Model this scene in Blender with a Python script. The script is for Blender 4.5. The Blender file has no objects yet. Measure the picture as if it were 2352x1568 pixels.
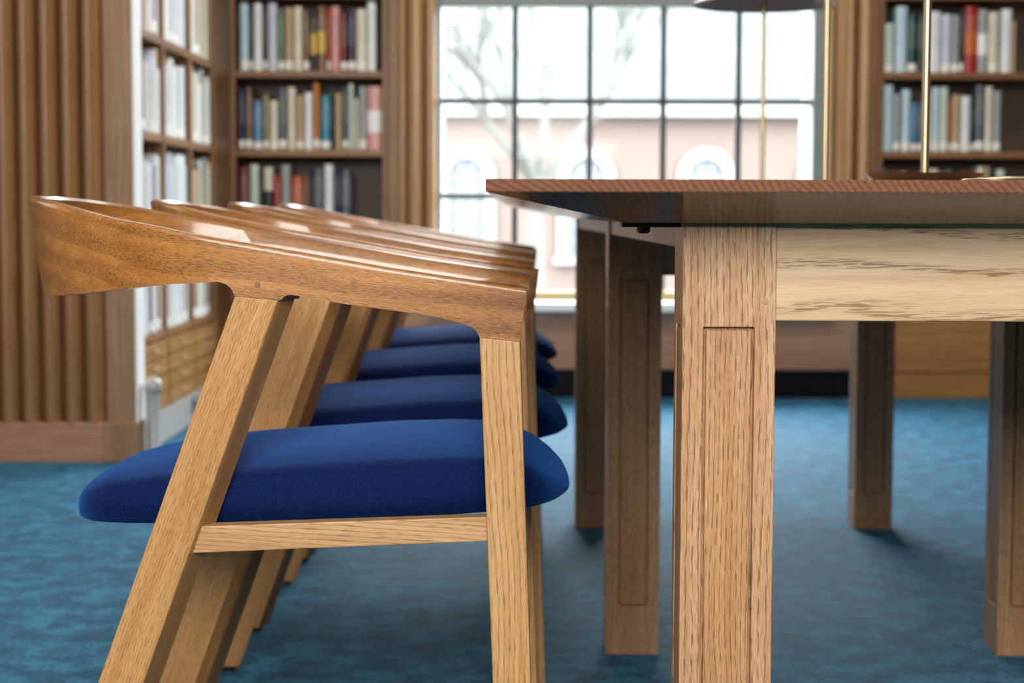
import bpy, bmesh, math, random
from mathutils import Matrix, Vector, Euler

S = bpy.context.scene
COL = S.collection
R = math.radians

# ------------------------------------------------------------------ camera
CAM_H = 0.716
cam = bpy.data.cameras.new('camera')
cam.sensor_width = 36.0
cam.lens = 36.0 * 4100.0 / 2352.0
cam.clip_start = 0.05
cam.clip_end = 300
cam.dof.use_dof = True
cam.dof.focus_distance = 1.70
cam.dof.aperture_fstop = 7.5
cam_o = bpy.data.objects.new('camera', cam)
COL.objects.link(cam_o)
cam_o.matrix_world = (Matrix.Translation((0, 0, CAM_H)) @ Matrix.Rotation(0.0034, 4, 'Z')
                      @ Matrix.Rotation(math.pi / 2 - 0.0716, 4, 'X') @ Matrix.Rotation(0.003, 4, 'Z'))
S.camera = cam_o

# ------------------------------------------------------------------ world: bright overcast sky
w = bpy.data.worlds.new('overcast_sky')
S.world = w
w.use_nodes = True
bg = w.node_tree.nodes['Background']
bg.inputs[0].default_value = (0.90, 0.96, 1.0, 1)
bg.inputs[1].default_value = 34.0

# ------------------------------------------------------------------ added fill lights for assumed daylight; no other windows are built
def area(name, loc, target, sx, sy, power, color):
    l = bpy.data.lights.new(name, 'AREA')
    l.shape = 'RECTANGLE'
    l.size, l.size_y = sx, sy
    l.energy = power
    l.color = color
    o = bpy.data.objects.new(name, l)
    COL.objects.link(o)
    o.location = loc
    o.rotation_euler = (Vector(target) - Vector(loc)).to_track_quat('-Z', 'Y').to_euler()
    return o

area('assumed_daylight_fill', (-0.25, -1.72, 1.90), (-0.25, 4.0, 1.90), 2.2, 1.4, 180, (1.0, 0.98, 0.95))  # added fill from behind the camera; the rear wall has no window
area('assumed_daylight_fill', (-3.55, 3.3, 1.55), (0.0, 3.6, 1.2), 2.2, 1.9, 28, (0.88, 0.94, 1.0))  # added fill for daylight assumed from the left; that wall is solid
area('added_ceiling_fill', (0.4, 4.7, 3.17), (0.4, 4.9, 0.0), 3.4, 1.2, 90, (1.0, 0.93, 0.84))  # overhead fill added for the far end; no fixture is built

pt = area('window_portal', (0.417, 7.22, 1.55), (0.417, 0.0, 1.55), 1.46, 2.34, 1.0, (1, 1, 1))
pt.data.cycles.is_portal = True                 # guides the sampling of the sky light through the window

S.view_settings.view_transform = 'Standard'
S.view_settings.look = 'None'
S.view_settings.exposure = 0.0
S.view_settings.gamma = 1.0
S.view_settings.use_curve_mapping = False
S.cycles.max_bounces = 8
S.cycles.diffuse_bounces = 4
S.cycles.glossy_bounces = 4
S.cycles.transparent_max_bounces = 12
S.cycles.caustics_reflective = False
S.cycles.caustics_refractive = False
S.cycles.sample_clamp_indirect = 6.0
S.cycles.use_denoising = True

# ------------------------------------------------------------------ colour and materials
def lin(c):
    if isinstance(c, str):
        c = tuple(int(c[i:i + 2], 16) / 255 for i in (0, 2, 4))
    return tuple(((v / 12.92) if v <= 0.04045 else ((v + 0.055) / 1.055) ** 2.4) for v in c) + (1,)

class NT:
    def __init__(s, name):
        s.m = bpy.data.materials.new(name)
        s.m.use_nodes = True
        s.t = s.m.node_tree
        s.n = s.t.nodes
        s.b = s.n['Principled BSDF']
    def add(s, kind, **kw):
        n = s.n.new(kind)
        for k, v in kw.items():
            setattr(n, k, v)
        return n
    def link(s, a, b):
        s.t.links.new(a, b)
    def coord(s, loc=(0, 0, 0), rot=(0, 0, 0), scale=(1, 1, 1), src=None):
        if src is None:
            tc = s.add('ShaderNodeTexCoord')
            src = tc.outputs['Object']
        mp = s.add('ShaderNodeMapping')
        mp.inputs['Location'].default_value = loc
        mp.inputs['Rotation'].default_value = rot
        mp.inputs['Scale'].default_value = scale
        s.link(src, mp.inputs['Vector'])
        return mp.outputs[0]
    def noise(s, vec, scale, detail=2, rough=0.5, dist=0.0):
        n = s.add('ShaderNodeTexNoise')
        n.inputs['Scale'].default_value = scale
        n.inputs['Detail'].default_value = detail
        n.inputs['Roughness'].default_value = rough
        n.inputs['Distortion'].default_value = dist
        s.link(vec, n.inputs['Vector'])
        return n.outputs['Fac']
    def math(s, op, a, b=None, c=None):
        n = s.add('ShaderNodeMath', operation=op)
        for i, v in enumerate((a, b, c)):
            if v is None:
                continue
            if isinstance(v, (int, float)):
                n.inputs[i].default_value = v
            else:
                s.link(v, n.inputs[i])
        return n.outputs[0]
    def ramp(s, fac, stops):
        n = s.add('ShaderNodeValToRGB')
        e = n.color_ramp.elements
        while len(e) < len(stops):
            e.new(0.5)
        for el, (p, c) in zip(e, stops):
            el.position = p
            el.color = c if len(c) == 4 else tuple(c) + (1,)
        s.link(fac, n.inputs[0])
        return n.outputs[0]
    def step(s, fac, lo, hi):
        n = s.add('ShaderNodeMapRange', interpolation_type='SMOOTHSTEP')
        n.inputs['From Min'].default_value = lo
        n.inputs['From Max'].default_value = hi
        s.link(fac, n.inputs['Value'])
        return n.outputs[0]
    def mix(s, fac, a, b, mode='MIX'):
        n = s.add('ShaderNodeMix', data_type='RGBA', blend_type=mode)
        for i, v in ((0, fac), (6, a), (7, b)):
            if isinstance(v, (int, float)):
                n.inputs[i].default_value = v
            elif isinstance(v, tuple):
                n.inputs[i].default_value = v
            else:
                s.link(v, n.inputs[i])
        return n.outputs[2]
    def bump(s, h, strength, dist):
        n = s.add('ShaderNodeBump')
        n.inputs['Strength'].default_value = strength
        n.inputs['Distance'].default_value = dist
        s.link(h, n.inputs['Height'])
        s.link(n.outputs[0], s.b.inputs['Normal'])
    def set(s, **kw):
        for k, v in kw.items():
            s.b.inputs[k.replace('_', ' ')].default_value = v

def plain(name, col, rough=0.5, metal=0.0, **kw):
    t = NT(name)
    t.set(Base_Color=lin(col), Roughness=rough, Metallic=metal)
    for k, v in kw.items():
        t.b.inputs[k].default_value = v
    return t.m

def oak(name, light, mid, dark, rot=(0, 0, 0), rough=0.35, pore=0.6, pore_len=70.0, pore_wid=1000.0,
        ring=0.005, ring_amt=0.4, heart=(0.3, 0.12), warp=0.012, off=(0, 0, 0), coat=0.0, bump=0.35, pore_thr=0.5, early=0.45, pbase=0.35):
    """oak: growth rings around a heart line at (y, z) = heart, grain along local X after rotation 'rot'"""
    t = NT(name)
    v = t.coord(loc=off, rot=rot)
    sp = t.add('ShaderNodeSeparateXYZ')
    t.link(v, sp.inputs[0])
    wv = t.noise(t.coord(scale=(2.2, 9, 9), src=v), 1.0, 2, 0.5)
    dy = t.math('SUBTRACT', sp.outputs[1], heart[0])
    dz = t.math('SUBTRACT', sp.outputs[2], heart[1])
    rr = t.math('SQRT', t.math('ADD', t.math('MULTIPLY', dy, dy), t.math('MULTIPLY', dz, dz)))
    rr = t.math('MULTIPLY_ADD', wv, warp * 2, rr)
    fr = t.math('FRACT', t.math('DIVIDE', rr, ring))
    ew = t.math('SUBTRACT', t.step(fr, 0.0, 0.06), t.step(fr, early * 0.45, early))        # porous early wood
    n2 = t.noise(t.coord(scale=(4.0, 90, 90), src=v), 1.0, 3, 0.6)
    n4 = t.noise(t.coord(scale=(1.0, 7, 7), src=v), 1.0, 2, 0.5)
    base = t.mix(t.step(n2, 0.3, 0.7), lin(light), lin(mid))
    base = t.mix(t.math('MULTIPLY', t.step(n4, 0.35, 0.75), 0.35), base, lin(dark))
    base = t.mix(t.math('MULTIPLY', ew, ring_amt), base, lin(dark))
    n3 = t.noise(t.coord(scale=(pore_len, pore_wid, pore_wid), src=v), 1.0, 1, 0.5)
    p = t.step(n3, pore_thr, pore_thr + 0.09)
    pm = t.math('MULTIPLY', p, t.math('MULTIPLY_ADD', ew, (1 - pbase) * pore, pbase * pore))
    dk = tuple(int(dark[i:i + 2], 16) / 255 * 0.74 for i in (0, 2, 4))
    c = t.mix(pm, base, lin(dk))
    t.link(c, t.b.inputs['Base Color'])
    t.set(Roughness=rough)
    if coat:
        t.b.inputs['Coat Weight'].default_value = coat
        t.b.inputs['Coat Roughness'].default_value = 0.12
    t.bump(t.math('MULTIPLY', pm, -1.0), bump, 0.0006)
    return t.m

M = {}
SLOPE = math.atan(0.361)
M['arm'] = oak('oak_arm', 'c38643', 'ac6e31', '7a4b1e', rot=(0, -R(6), 0), rough=0.3, coat=0.55, pore_len=95, pore_wid=1100,
               pore=0.6, pbase=0.6, ring=0.03, ring_amt=0.3, heart=(0.1, -0.5), warp=0.04, early=0.8)
# a rotation about Y turns a leaning or upright leg's length onto the grain axis
M['rear_leg'] = oak('oak_rear_leg', 'd3a468', 'bf8b4e', '9b6731', rot=(0, math.pi / 2 - SLOPE, 0), rough=0.38, coat=0.15,
                    pore_len=90, pore_wid=1300, pbase=0.5, ring=0.0031, ring_amt=0.22, heart=(0.1, -0.5))
M['front_leg'] = oak('oak_front_leg', 'd6ac76', 'c39258', 'a06d3a', rot=(0, math.pi / 2 + 0.03, 0), rough=0.38, coat=0.15,
                     pore_len=60, pore_wid=900, ring=0.0050, ring_amt=0.35, heart=(0.1, 0.4), warp=.02)
M['rail'] = oak('oak_rail', 'd2a878', 'bd8f5c', '976436', rot=(0, -0.05, 0), rough=0.42, pore_len=60, pore_wid=900, ring=0.004, heart=(.1, -.2))
M['table_leg'] = oak('oak_table_leg', 'dcb58c', 'cb9c6c', '9a643a', rot=(0, math.pi / 2, 0), rough=0.4, coat=0.1,
                     pore_len=62, pore_wid=900, pore=0.75, pore_thr=0.46, ring=0.0046, ring_amt=0.2, heart=(0.3, -0.4))
M['inlay'] = oak('oak_inlay', 'd6aa7c', 'c3925e', '955f3a', rot=(0, math.pi / 2, 0), rough=0.4, coat=0.1,
                 pore_len=62, pore_wid=900, pore=0.7, pore_thr=0.46, ring=0.0043, ring_amt=0.22, heart=(.3, -.35), off=(.4, .1, .03))
M['apron'] = oak('oak_apron', 'dfc19a', 'd2ad80', '94623c', rot=(0, 0.02, 0), rough=0.42, coat=0.1,
                 pore_len=45, pore_wid=1000, pore=0.7, pbase=0.15, ring=0.028, ring_amt=0.14, heart=(-1.20, .60), warp=.035, early=0.34, bump=.5)
M['peg'] = plain('peg_end_grain', 'ab8f6d', 0.5)

def tabletop_mat():
    t = NT('oak_tabletop')
    tc = t.add('ShaderNodeTexCoord')
    sp = t.add('ShaderNodeSeparateXYZ')
    t.link(tc.outputs['Object'], sp.inputs[0])
    brd = t.math('FLOOR', t.math('DIVIDE', sp.outputs[0], 0.137))
    wn = t.add('ShaderNodeTexWhiteNoise', noise_dimensions='1D')
    t.link(brd, wn.inputs['W'])
    rnd = wn.outputs['Value']
    # end-grain arcs: rings around a heart below or above each board
    cx = t.math('ADD', t.math('MULTIPLY', brd, 0.137), t.math('MULTIPLY_ADD', rnd, 0.5, -0.2))
    dx = t.math('SUBTRACT', sp.outputs[0], cx)
    dz = t.math('SUBTRACT', sp.outputs[2], 0.58)
    rr = t.math('SQRT', t.math('ADD', t.math('MULTIPLY', dx, dx), t.math('MULTIPLY', dz, dz)))
    wob = t.noise(t.coord(scale=(20, 1.5, 20)), 1.0, 2)
    rr = t.math('ADD', rr, t.math('MULTIPLY', wob, 0.012))
    ln = t.step(t.math('SINE', t.math('MULTIPLY', rr, 1150.0)), -0.4, 1.0)
    fine = t.noise(t.coord(scale=(500, 16, 500)), 1.0, 2)
    c = t.mix(t.math('MULTIPLY_ADD', rnd, 0.5, 0.1), lin('805a47'), lin('6c4835'))
    c = t.mix(t.math('MULTIPLY', ln, 0.45), c, lin('55321f'))
    c = t.mix(t.math('MULTIPLY', t.step(fine, 0.52, 0.68), 0.35), c, lin('5c3018'))
    t.link(c, t.b.inputs['Base Color'])
    t.set(Roughness=0.16, IOR=1.18)
    t.b.inputs['Coat Weight'].default_value = 0.05
    t.b.inputs['Coat Roughness'].default_value = 0.16
    t.bump(ln, 0.08, 0.0005)
    return t.m
M['tabletop'] = tabletop_mat()

# panelling and bookcases
M['panel'] = oak('oak_panelling', 'a98664', '96714c', '6f4d2e', rot=(0, math.pi / 2, 0), rough=0.38, pore=0.3, pore_len=20, pore_wid=300, ring=0.012, heart=(.5, .4))
M['reed'] = oak('oak_reed', 'a0764c', '8d6237', '68431f', rot=(0, math.pi / 2, 0), rough=0.36, pore=0.3, pore_len=20, pore_wid=300, ring=0.012, heart=(.5, .4))
M['casing'] = oak('oak_casing', 'c09a6c', 'b0854f', '8a5f34', rot=(0, math.pi / 2, 0), rough=0.32, pore=0.3, pore_len=20, pore_wid=300, ring=0.012, heart=(.5, .4), coat=0.2)
M['case'] = oak('oak_bookcase', '94693e', '815630', '5b3a1e', rot=(0, math.pi / 2, 0), rough=0.4, pore=0.3, pore_len=20, pore_wid=300, ring=0.012, heart=(.5, .4))
M['shelf'] = oak('oak_shelf', '9a6c40', '85582f', '5b3a1e', rough=0.4, pore=0.3, pore_len=20, pore_wid=300, ring=0.012, heart=(.5, .4))
M['case_back'] = oak('oak_case_back', '6a5646', '5b4838', '3c2c22', rot=(0, math.pi / 2, 0), rough=0.5, pore=0.3, pore_len=20, pore_wid=300, ring=0.012, heart=(.5, .4))
M['door'] = oak('oak_cabinet_door', 'b5864c', 'a37238', '7a4f22', rough=0.36, pore=0.3, pore_len=20, pore_wid=300, ring=0.012, heart=(.5, .4), coat=0.2)
M['seat_panel'] = oak('oak_window_panel', 'b48a6c', 'a67a5a', '8a5f42', rough=0.4, pore=0.3, pore_len=20, pore_wid=300, ring=0.012, heart=(.5, .4))
M['pale_end'] = plain('pale_end', 'f4f4f3', 0.35)
M['plinth'] = plain('grey_plinth', 'a8a29c', 0.3)
M['sill'] = plain('white_sill', 'f0efec', 0.4)
M['sash'] = plain('grey_sash', '7d8480', 0.45)
M['muntin'] = plain('dark_muntin', '2c3436', 0.5)
M['rail_olive'] = plain('olive_rail', '9a8a5c', 0.4)
M['black'] = plain('black_metal', '0b0b0d', 0.4)
M['grille'] = plain('black_grille', '101012', 0.45)
M['plaster'] = plain('plaster', 'd9d2c6', 0.8)
M['ceiling'] = plain('ceiling_white', 'e8e6e0', 0.85)
M['brass'] = plain('brass', 'c6b592', 0.3, 1.0)
M['bronze'] = plain('bronze', 'b09880', 0.45, 0.15)
M['glide'] = plain('black_glide', '0a0a0b', 0.5)
M['pages'] = plain('book_pages', 'd8cfb8', 0.8)
M['outlet'] = plain('outlet_plate', '8e97a0', 0.3, 0.3)
M['post'] = plain('pale_post', 'a6a8ab', 0.3)
M['peg_dark'] = plain('dark_peg_end_grain', '7d5a38', 0.5)

def glass_mat():
    t = NT('window_glass')
    t.n.remove(t.b)
    tr = t.add('ShaderNodeBsdfTransparent')
    tr.inputs[0].default_value = (0.97, 0.985, 0.98, 1)
    gl = t.add('ShaderNodeBsdfGlossy')
    gl.inputs['Roughness'].default_value = 0.02
    lw = t.add('ShaderNodeLayerWeight')
    lw.inputs[0].default_value = 0.5
    fr = t.math('MULTIPLY_ADD', t.math('POWER', lw.outputs['Facing'], 5.0), 0.9, 0.006)
    mx = t.add('ShaderNodeMixShader')
    t.link(fr, mx.inputs[0])
    t.link(tr.outputs[0], mx.inputs[1])
    t.link(gl.outputs[0], mx.inputs[2])
    t.link(mx.outputs[0], t.n['Material Output'].inputs[0])
    return t.m
M['glass'] = glass_mat()

def carpet_mat():
    t = NT('blue_carpet')
    v = t.coord()
    a = t.noise(v, 16, 5, 0.7)
    b = t.noise(v, 110, 3, 0.65)
    c = t.noise(v, 700, 2, 0.6)
    f = t.math('ADD', t.math('MULTIPLY', t.step(a, 0.36, 0.64), 0.6), t.math('MULTIPLY', t.step(b, 0.35, 0.65), 0.4))
    col = t.ramp(f, [(0.0, lin('043a56')), (0.5, lin('0a597e')), (1.0, lin('298db2'))])
    col = t.mix(t.math('MULTIPLY', t.step(c, 0.4, 0.65), 0.3), col, lin('04283f'))
    t.link(col, t.b.inputs['Base Color'])
    t.set(Roughness=0.7, Specular_IOR_Level=0.2)
    t.link(t.math('MULTIPLY_ADD', f, 0.4, 0.2), t.b.inputs['Sheen Weight'])
    t.b.inputs['Sheen Roughness'].default_value = 0.26
    t.b.inputs['Sheen Tint'].default_value = lin('8ed0f4')
    h = t.math('ADD', t.math('MULTIPLY', b, 1.4), c)
    t.bump(h, 0.7, 0.006)
    return t.m
M['carpet'] = carpet_mat()

def fabric_mat():
    t = NT('navy_fabric')
    v = t.coord()
    tw = t.add('ShaderNodeTexWave', wave_type='BANDS', bands_direction='DIAGONAL')
    tw.inputs['Scale'].default_value = 360
    tw.inputs['Distortion'].default_value = 3.0
    tw.inputs['Detail'].default_value = 2
    tw.inputs['Detail Scale'].default_value = 3
    t.link(v, tw.inputs['Vector'])
    n = t.noise(v, 520, 2, 0.6)
    n2 = t.noise(v, 6, 2)
    f = t.math('ADD', t.math('MULTIPLY', tw.outputs['Fac'], 0.45), t.math('MULTIPLY', n, 0.55))
    col = t.ramp(f, [(0.25, lin('010620')), (0.55, lin('041546')), (0.8, lin('12367c'))])
    col = t.mix(t.math('MULTIPLY', n2, 0.25), col, lin('06204e'))
    t.link(col, t.b.inputs['Base Color'])
    t.set(Roughness=0.8, Specular_IOR_Level=0.15)
    t.b.inputs['Sheen Weight'].default_value = 0.48
    t.b.inputs['Sheen Roughness'].default_value = 0.3
    t.b.inputs['Sheen Tint'].default_value = lin('3c8cf0')
    t.bump(f, 0.5, 0.0012)
    return t.m
M['fabric'] = fabric_mat()

# ------------------------------------------------------------------ mesh helpers
class MB:
    def __init__(s):
        s.v, s.f, s.mi = [], [], []
    def quad(s, idx, mi=0):
        s.f.append(tuple(idx)); s.mi.append(mi)
    def box(s, x0, x1, y0, y1, z0, z1, mi=0):
        b = len(s.v)
        s.v += [(x, y, z) for z in (z0, z1) for y in (y0, y1) for x in (x0, x1)]
        for q in ((0, 2, 3, 1), (4, 5, 7, 6), (0, 1, 5, 4), (2, 6, 7, 3), (0, 4, 6, 2), (1, 3, 7, 5)):
            s.quad([b + i for i in q], mi)
        return s
    def prism(s, poly, y0, y1, shear=0.0, mi=0):
        """polygon in (x, z), extruded along y; shear moves the far face along x"""
        b = len(s.v); n = len(poly)
        s.v += [(x, y0, z) for x, z in poly] + [(x + shear, y1, z) for x, z in poly]
        s.quad([b + i for i in range(n)], mi)
        s.quad([b + n + i for i in reversed(range(n))], mi)
        for i in range(n):
            j = (i + 1) % n
            s.quad([b + i, b + n + i, b + n + j, b + j], mi)
        return s
    def prism_z(s, poly, z0, z1, mi=0):
        b = len(s.v); n = len(poly)
        s.v += [(x, y, z0) for x, y in poly] + [(x, y, z1) for x, y in poly]
        s.quad([b + i for i in reversed(range(n))], mi)
        s.quad([b + n + i for i in range(n)], mi)
        for i in range(n):
            j = (i + 1) % n
            s.quad([b + i, b + j, b + n + j, b + n + i], mi)
        return s
    def lathe(s, prof, cx=0, cy=0, n=40, mi=0):
        b = len(s.v); m = len(prof)
        for i in range(n):
            a = 2 * math.pi * i / n
            s.v += [(cx + r * math.cos(a), cy + r * math.sin(a), z) for r, z in prof]
        for i in range(n):
            j = (i + 1) % n
            for k in range(m - 1):
                s.quad([b + i * m + k, b + j * m + k, b + j * m + k + 1, b + i * m + k + 1], mi)
        return s
    def tube(s, p0, p1, r0, r1, n=8, mi=0):
        p0, p1 = Vector(p0), Vector(p1)
        d = (p1 - p0).normalized()
        u = d.orthogonal().normalized(); w_ = d.cross(u)
        b = len(s.v)
        for p, r in ((p0, r0), (p1, r1)):
            for i in range(n):
                a = 2 * math.pi * i / n
                s.v.append(tuple(p + u * (r * math.cos(a)) + w_ * (r * math.sin(a))))
        for i in range(n):
            j = (i + 1) % n
            s.quad([b + i, b + j, b + n + j, b + n + i], mi)
        s.quad([b + i for i in reversed(range(n))], mi)
        s.quad([b + n + i for i in range(n)], mi)
        return s
    def mesh(s, name, mats, smooth=None, bevel=0.0, seg=2, weld=False):
        me = bpy.data.meshes.new(name)
        me.from_pydata(s.v, [], s.f)
        me.polygons.foreach_set('material_index', s.mi)
        bm = bmesh.new(); bm.from_mesh(me)
        if weld:
            bmesh.ops.remove_doubles(bm, verts=bm.verts, dist=1e-5)
        bmesh.ops.recalc_face_normals(bm, faces=bm.faces)
        if bevel:
            ed = [e for e in bm.edges if len(e.link_faces) == 2 and e.calc_face_angle(0) > R(30)]
            bmesh.ops.bevel(bm, geom=ed, offset=bevel, segments=seg, profile=0.5, affect='EDGES', clamp_overlap=True)
        bm.to_mesh(me); bm.free()
        for m in (mats if isinstance(mats, (list, tuple)) else [mats]):
            me.materials.append(M[m] if isinstance(m, str) else m)
        if smooth is not None:
            me.polygons.foreach_set('use_smooth', [True] * len(me.polygons))
            me.set_sharp_from_angle(angle=R(smooth))
        me.update()
        return me
    def obj(s, name, mats, parent=None, **kw):
        return link(name, s.mesh(name, mats, **kw), parent)

def link(name, data, parent=None):
    o = bpy.data.objects.new(name, data)
    COL.objects.link(o)
    o.parent = parent
    return o

def empty(name, loc=(0, 0, 0), rz=0.0):
    o = link(name, None)
    o.empty_display_size = 0.1
    o.location = loc
    o.rotation_euler = (0, 0, rz)
    return o

def tag(o, label, cat, group=None):
    o['label'] = label
    o['category'] = cat
    if group:
        o['group'] = group
    return o

def struct(o):
    o['kind'] = 'structure'
    return o

def copy_tree(o, parent=None):
    c = o.copy()
    COL.objects.link(c)
    c.parent = parent
    for ch in list(o.children):
        copy_tree(ch, c)
    return c

def lerp(tab, x):
    """piecewise linear, tab sorted by first value"""
    if x <= tab[0][0]:
        return tab[0][1]
    for (a, va), (b, vb) in zip(tab, tab[1:]):
        if x <= b:
            return va + (vb - va) * (x - a) / (b - a)
    return tab[-1][1]

def box(name, mats, parent, x0, x1, y0, y1, z0, z1, bevel=0.0, **kw):
    return MB().box(x0, x1, y0, y1, z0, z1).obj(name, mats, parent, bevel=bevel, **kw)

# ================================================================== THE ROOM
XL, XR, YB, YF, ZC = -3.6, 4.4, -1.8, 7.30, 3.2
WY = 6.96                                   # the plane of the end wall with the window
struct(MB().box(XL, XR, YB, YF, -0.10, 0.0).obj('floor', 'carpet'))
struct(MB().box(XL, XR, YB, YF, ZC, ZC + 0.1).obj('ceiling', 'ceiling'))
struct(MB().box(XL - .1, XL, YB, YF, 0, ZC).obj('wall_left', 'panel'))
struct(MB().box(XR, XR + .1, YB, YF, 0, ZC).obj('wall_right', 'panel'))
struct(MB().box(XL, XR, YB - .1, YB, 0, ZC).obj('wall_rear', 'panel'))
# end wall round the window opening
WX0, WX1, WZ0, WZ1 = -0.318, 1.190, 0.376, 2.72
mb = MB()
mb.box(-3.6, -1.42, 7.26, 7.30, 0, ZC)
mb.box(-1.42, WX0 - .0, 7.26, 7.30, 0, ZC)
mb.box(WX1, XR, 7.26, 7.30, 0, ZC)
mb.box(WX0, WX1, 7.26, 7.30, 0, WZ0 - .04)
mb.box(WX0, WX1, 7.0, 7.30, WZ1, ZC)
struct(mb.obj('wall_front', 'plaster'))

# ---- fluted partition on the left, one object for each reed
pil = struct(empty('wall_fluted', (-1.14, 5.1, 0)))
def P(x, y, z=0):
    return (x + 1.14, y - 5.1, z)
mb = MB().box(-3.6 + 1.14, -1.188 + 1.14, 0.03, 0.10, 0, ZC)
mb.obj('backing', 'panel', pil)
MB().box(-1.182 + 1.14, -1.098 + 1.14, 0.0, 0.10, 0, ZC).obj('corner_post', 'panel', pil, bevel=.004)
MB().box(-1.098 + 1.14, -1.092 + 1.14, 0.004, 0.10, 0.115, ZC).obj('end_panel', 'pale_end', pil)  # near-white face closing the partition end
MB().box(-3.6 + 1.14, -1.186 + 1.14, -0.022, 0.03, 0.0, 0.115).obj('baseboard', 'seat_panel', pil, bevel=.003)
MB().box(-1.188 + 1.14, -1.090 + 1.14, -0.018, 0.10, 0.0, 0.115).obj('post_base', 'panel', pil, bevel=.003)
# reed profile: two soft rolls with a groove
prof = []
pw = 0.0608
for i in range(13):
    u = i / 12
    a = math.sin(math.pi * u) ** 0.55
    prof.append((pw * (0.04 + 0.92 * u), -0.026 * a - 0.004 * math.sin(2 * math.pi * u)))
prof += [(pw * 0.96, 0.03), (pw * 0.04, 0.03)]
reed_me = MB().prism_z(prof, 0.115, ZC).mesh('reed', 'reed', smooth=50)
for k in range(33):
    o = link('reed', reed_me, pil)
    o.location = (-1.184 + 1.14 - pw * (k + 1), 0.002, 0)

post = empty('low_post', (-1.062, 5.17, 0))
MB().lathe([(0.0, 0.0), (0.024, 0.0), (0.024, 0.02), (0.019, 0.03), (0.019, 0.19)], n=20).obj('shaft', 'post', post, smooth=40)
MB().lathe([(0.019, 0.19), (0.024, 0.195), (0.026, 0.21), (0.023, 0.225), (0.014, 0.236), (0.0, 0.24)], n=20).obj('cap', 'plinth', post, smooth=60)
tag(post, 'short pale post with rounded cap at the foot of the white partition end', 'post')

# ---- window
def window():
    wn = struct(empty('window_1', (0.417, WY, WZ0)))
    ox, oy, oz = 0.417, WY, WZ0
    def b(name, mat, x0, x1, y0, y1, z0, z1, parent=wn, bevel=.003):
        return MB().box(x0 - ox, x1 - ox, y0 - oy, y1 - oy, z0 - oz, z1 - oz).obj(name, mat, parent, bevel=bevel)
    gx0, gx1 = -0.301, 1.136
    b('frame_jamb', 'sash', WX0, gx0, 6.95, 7.27, WZ0, WZ1)
    b('frame_jamb', 'sash', gx1, WX1, 6.95, 7.27, WZ0, WZ1)
    b('frame_head', 'sash', gx0, gx1, 6.95, 7.27, WZ1 - .04, WZ1)
    b('bottom_rail', 'rail_olive', gx0, gx1, 6.965, 7.01, WZ0 + .002, 0.414)
    b('meeting_rail', 'sash', gx0, gx1, 6.955, 7.02, 1.512, 1.575)
    xs = [gx0, -0.0147, 0.2752, 0.5600, 0.8514, gx1]
    rows = [[0.414, 0.7826, 1.1500, 1.512], [1.575, 1.942, 2.31, WZ1 - .04]]
    for zs in rows:
        for x in xs[1:-1]:
            b('muntin', 'muntin', x - .0115, x + .0115, 6.97, 7.0, zs[0], zs[-1], bevel=.002)
        for z in zs[1:-1]:
            b('muntin', 'muntin', gx0, gx1, 6.968, 7.002, z - .0105, z + .0105, bevel=.002)
        for i in range(5):
            for j in range(3):
                b('pane', 'glass', xs[i] + .004, xs[i + 1] - .004, 6.984, 6.988, zs[j] + .004, zs[j + 1] - .004, bevel=0)
    b('sill', 'sill', WX0 - .03, WX1 + .03, 6.84, 7.30, 0.339, WZ0, bevel=.006)
    return wn
window()

# panelled base under the window with a black heater grille at the floor
base = empty('window_bench', (0.43, WY, 0))
def bb(name, mat, x0, x1, y0, y1, z0, z1, bevel=.003, parent=base):
    return MB().box(x0 - .43, x1 - .43, y0 - WY, y1 - WY, z0, z1).obj(name, mat, parent, bevel=bevel)
bb('front_panel', 'seat_panel', -0.505, 1.388, 6.90, 6.95, 0.112, 0.337)
bb('kick_plate', 'grille', -0.505, 1.388, 6.97, 7.02, 0.0, 0.11, bevel=0)
for i in range(5):
    z = 0.014 + i * 0.019
    bb('grille_slat', 'grille', -0.505, 1.388, 6.93, 6.966, z, z + 0.006, bevel=0)
tag(base, 'oak panelled base with black floor grille beneath the window sill', 'panelling')

# ---- moulded casings on both sides of the window, one strip each
def casing(name, strips, n):
    c = struct(empty(name, (strips[0][0], WY, 0)))
    ox = strips[0][0]
    for x0, x1, y, kind, mat in strips:
        if kind == 'flat':
            MB().box(x0 - ox, x1 - ox, y - WY, 7.26 - WY, .338, ZC).obj('moulding', mat, c, bevel=.003)
        else:
            pts = []
            cx, r = (x0 + x1) / 2, (x1 - x0) / 2
            for i in range(9):
                a = math.pi * i / 8
                pts.append((cx - r * math.cos(a) - ox, y - WY - r * 0.8 * math.sin(a)))
            pts += [(x1 - ox, 7.26 - WY), (x0 - ox, 7.26 - WY)]
            MB().prism_z(pts, .338, ZC).obj('moulding', mat, c, smooth=50)
    return c
casing('trim_1', [(-0.507, -0.462, 6.95, 'flat', 'case'), (-0.462, -0.437, 6.945, 'roll', 'casing'), (-0.437, -0.427, 6.99, 'flat', 'case'),
                  (-0.427, -0.366, 6.95, 'roll', 'casing'), (-0.366, -0.357, 6.98, 'flat', 'case'), (-0.357, -0.320, 6.92, 'roll', 'casing')], 1)
casing('trim_2', [(1.192, 1.213, 6.93, 'roll', 'casing'), (1.213, 1.222, 6.98, 'flat', 'casing'), (1.222, 1.262, 6.94, 'flat', 'casing'),
                  (1.262, 1.292, 6.945, 'roll', 'casing'), (1.292, 1.308, 6.995, 'flat', 'case'), (1.308, 1.350, 6.92, 'roll', 'casing'),
                  (1.350, 1.388, 6.95, 'flat', 'case')], 2)

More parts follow.
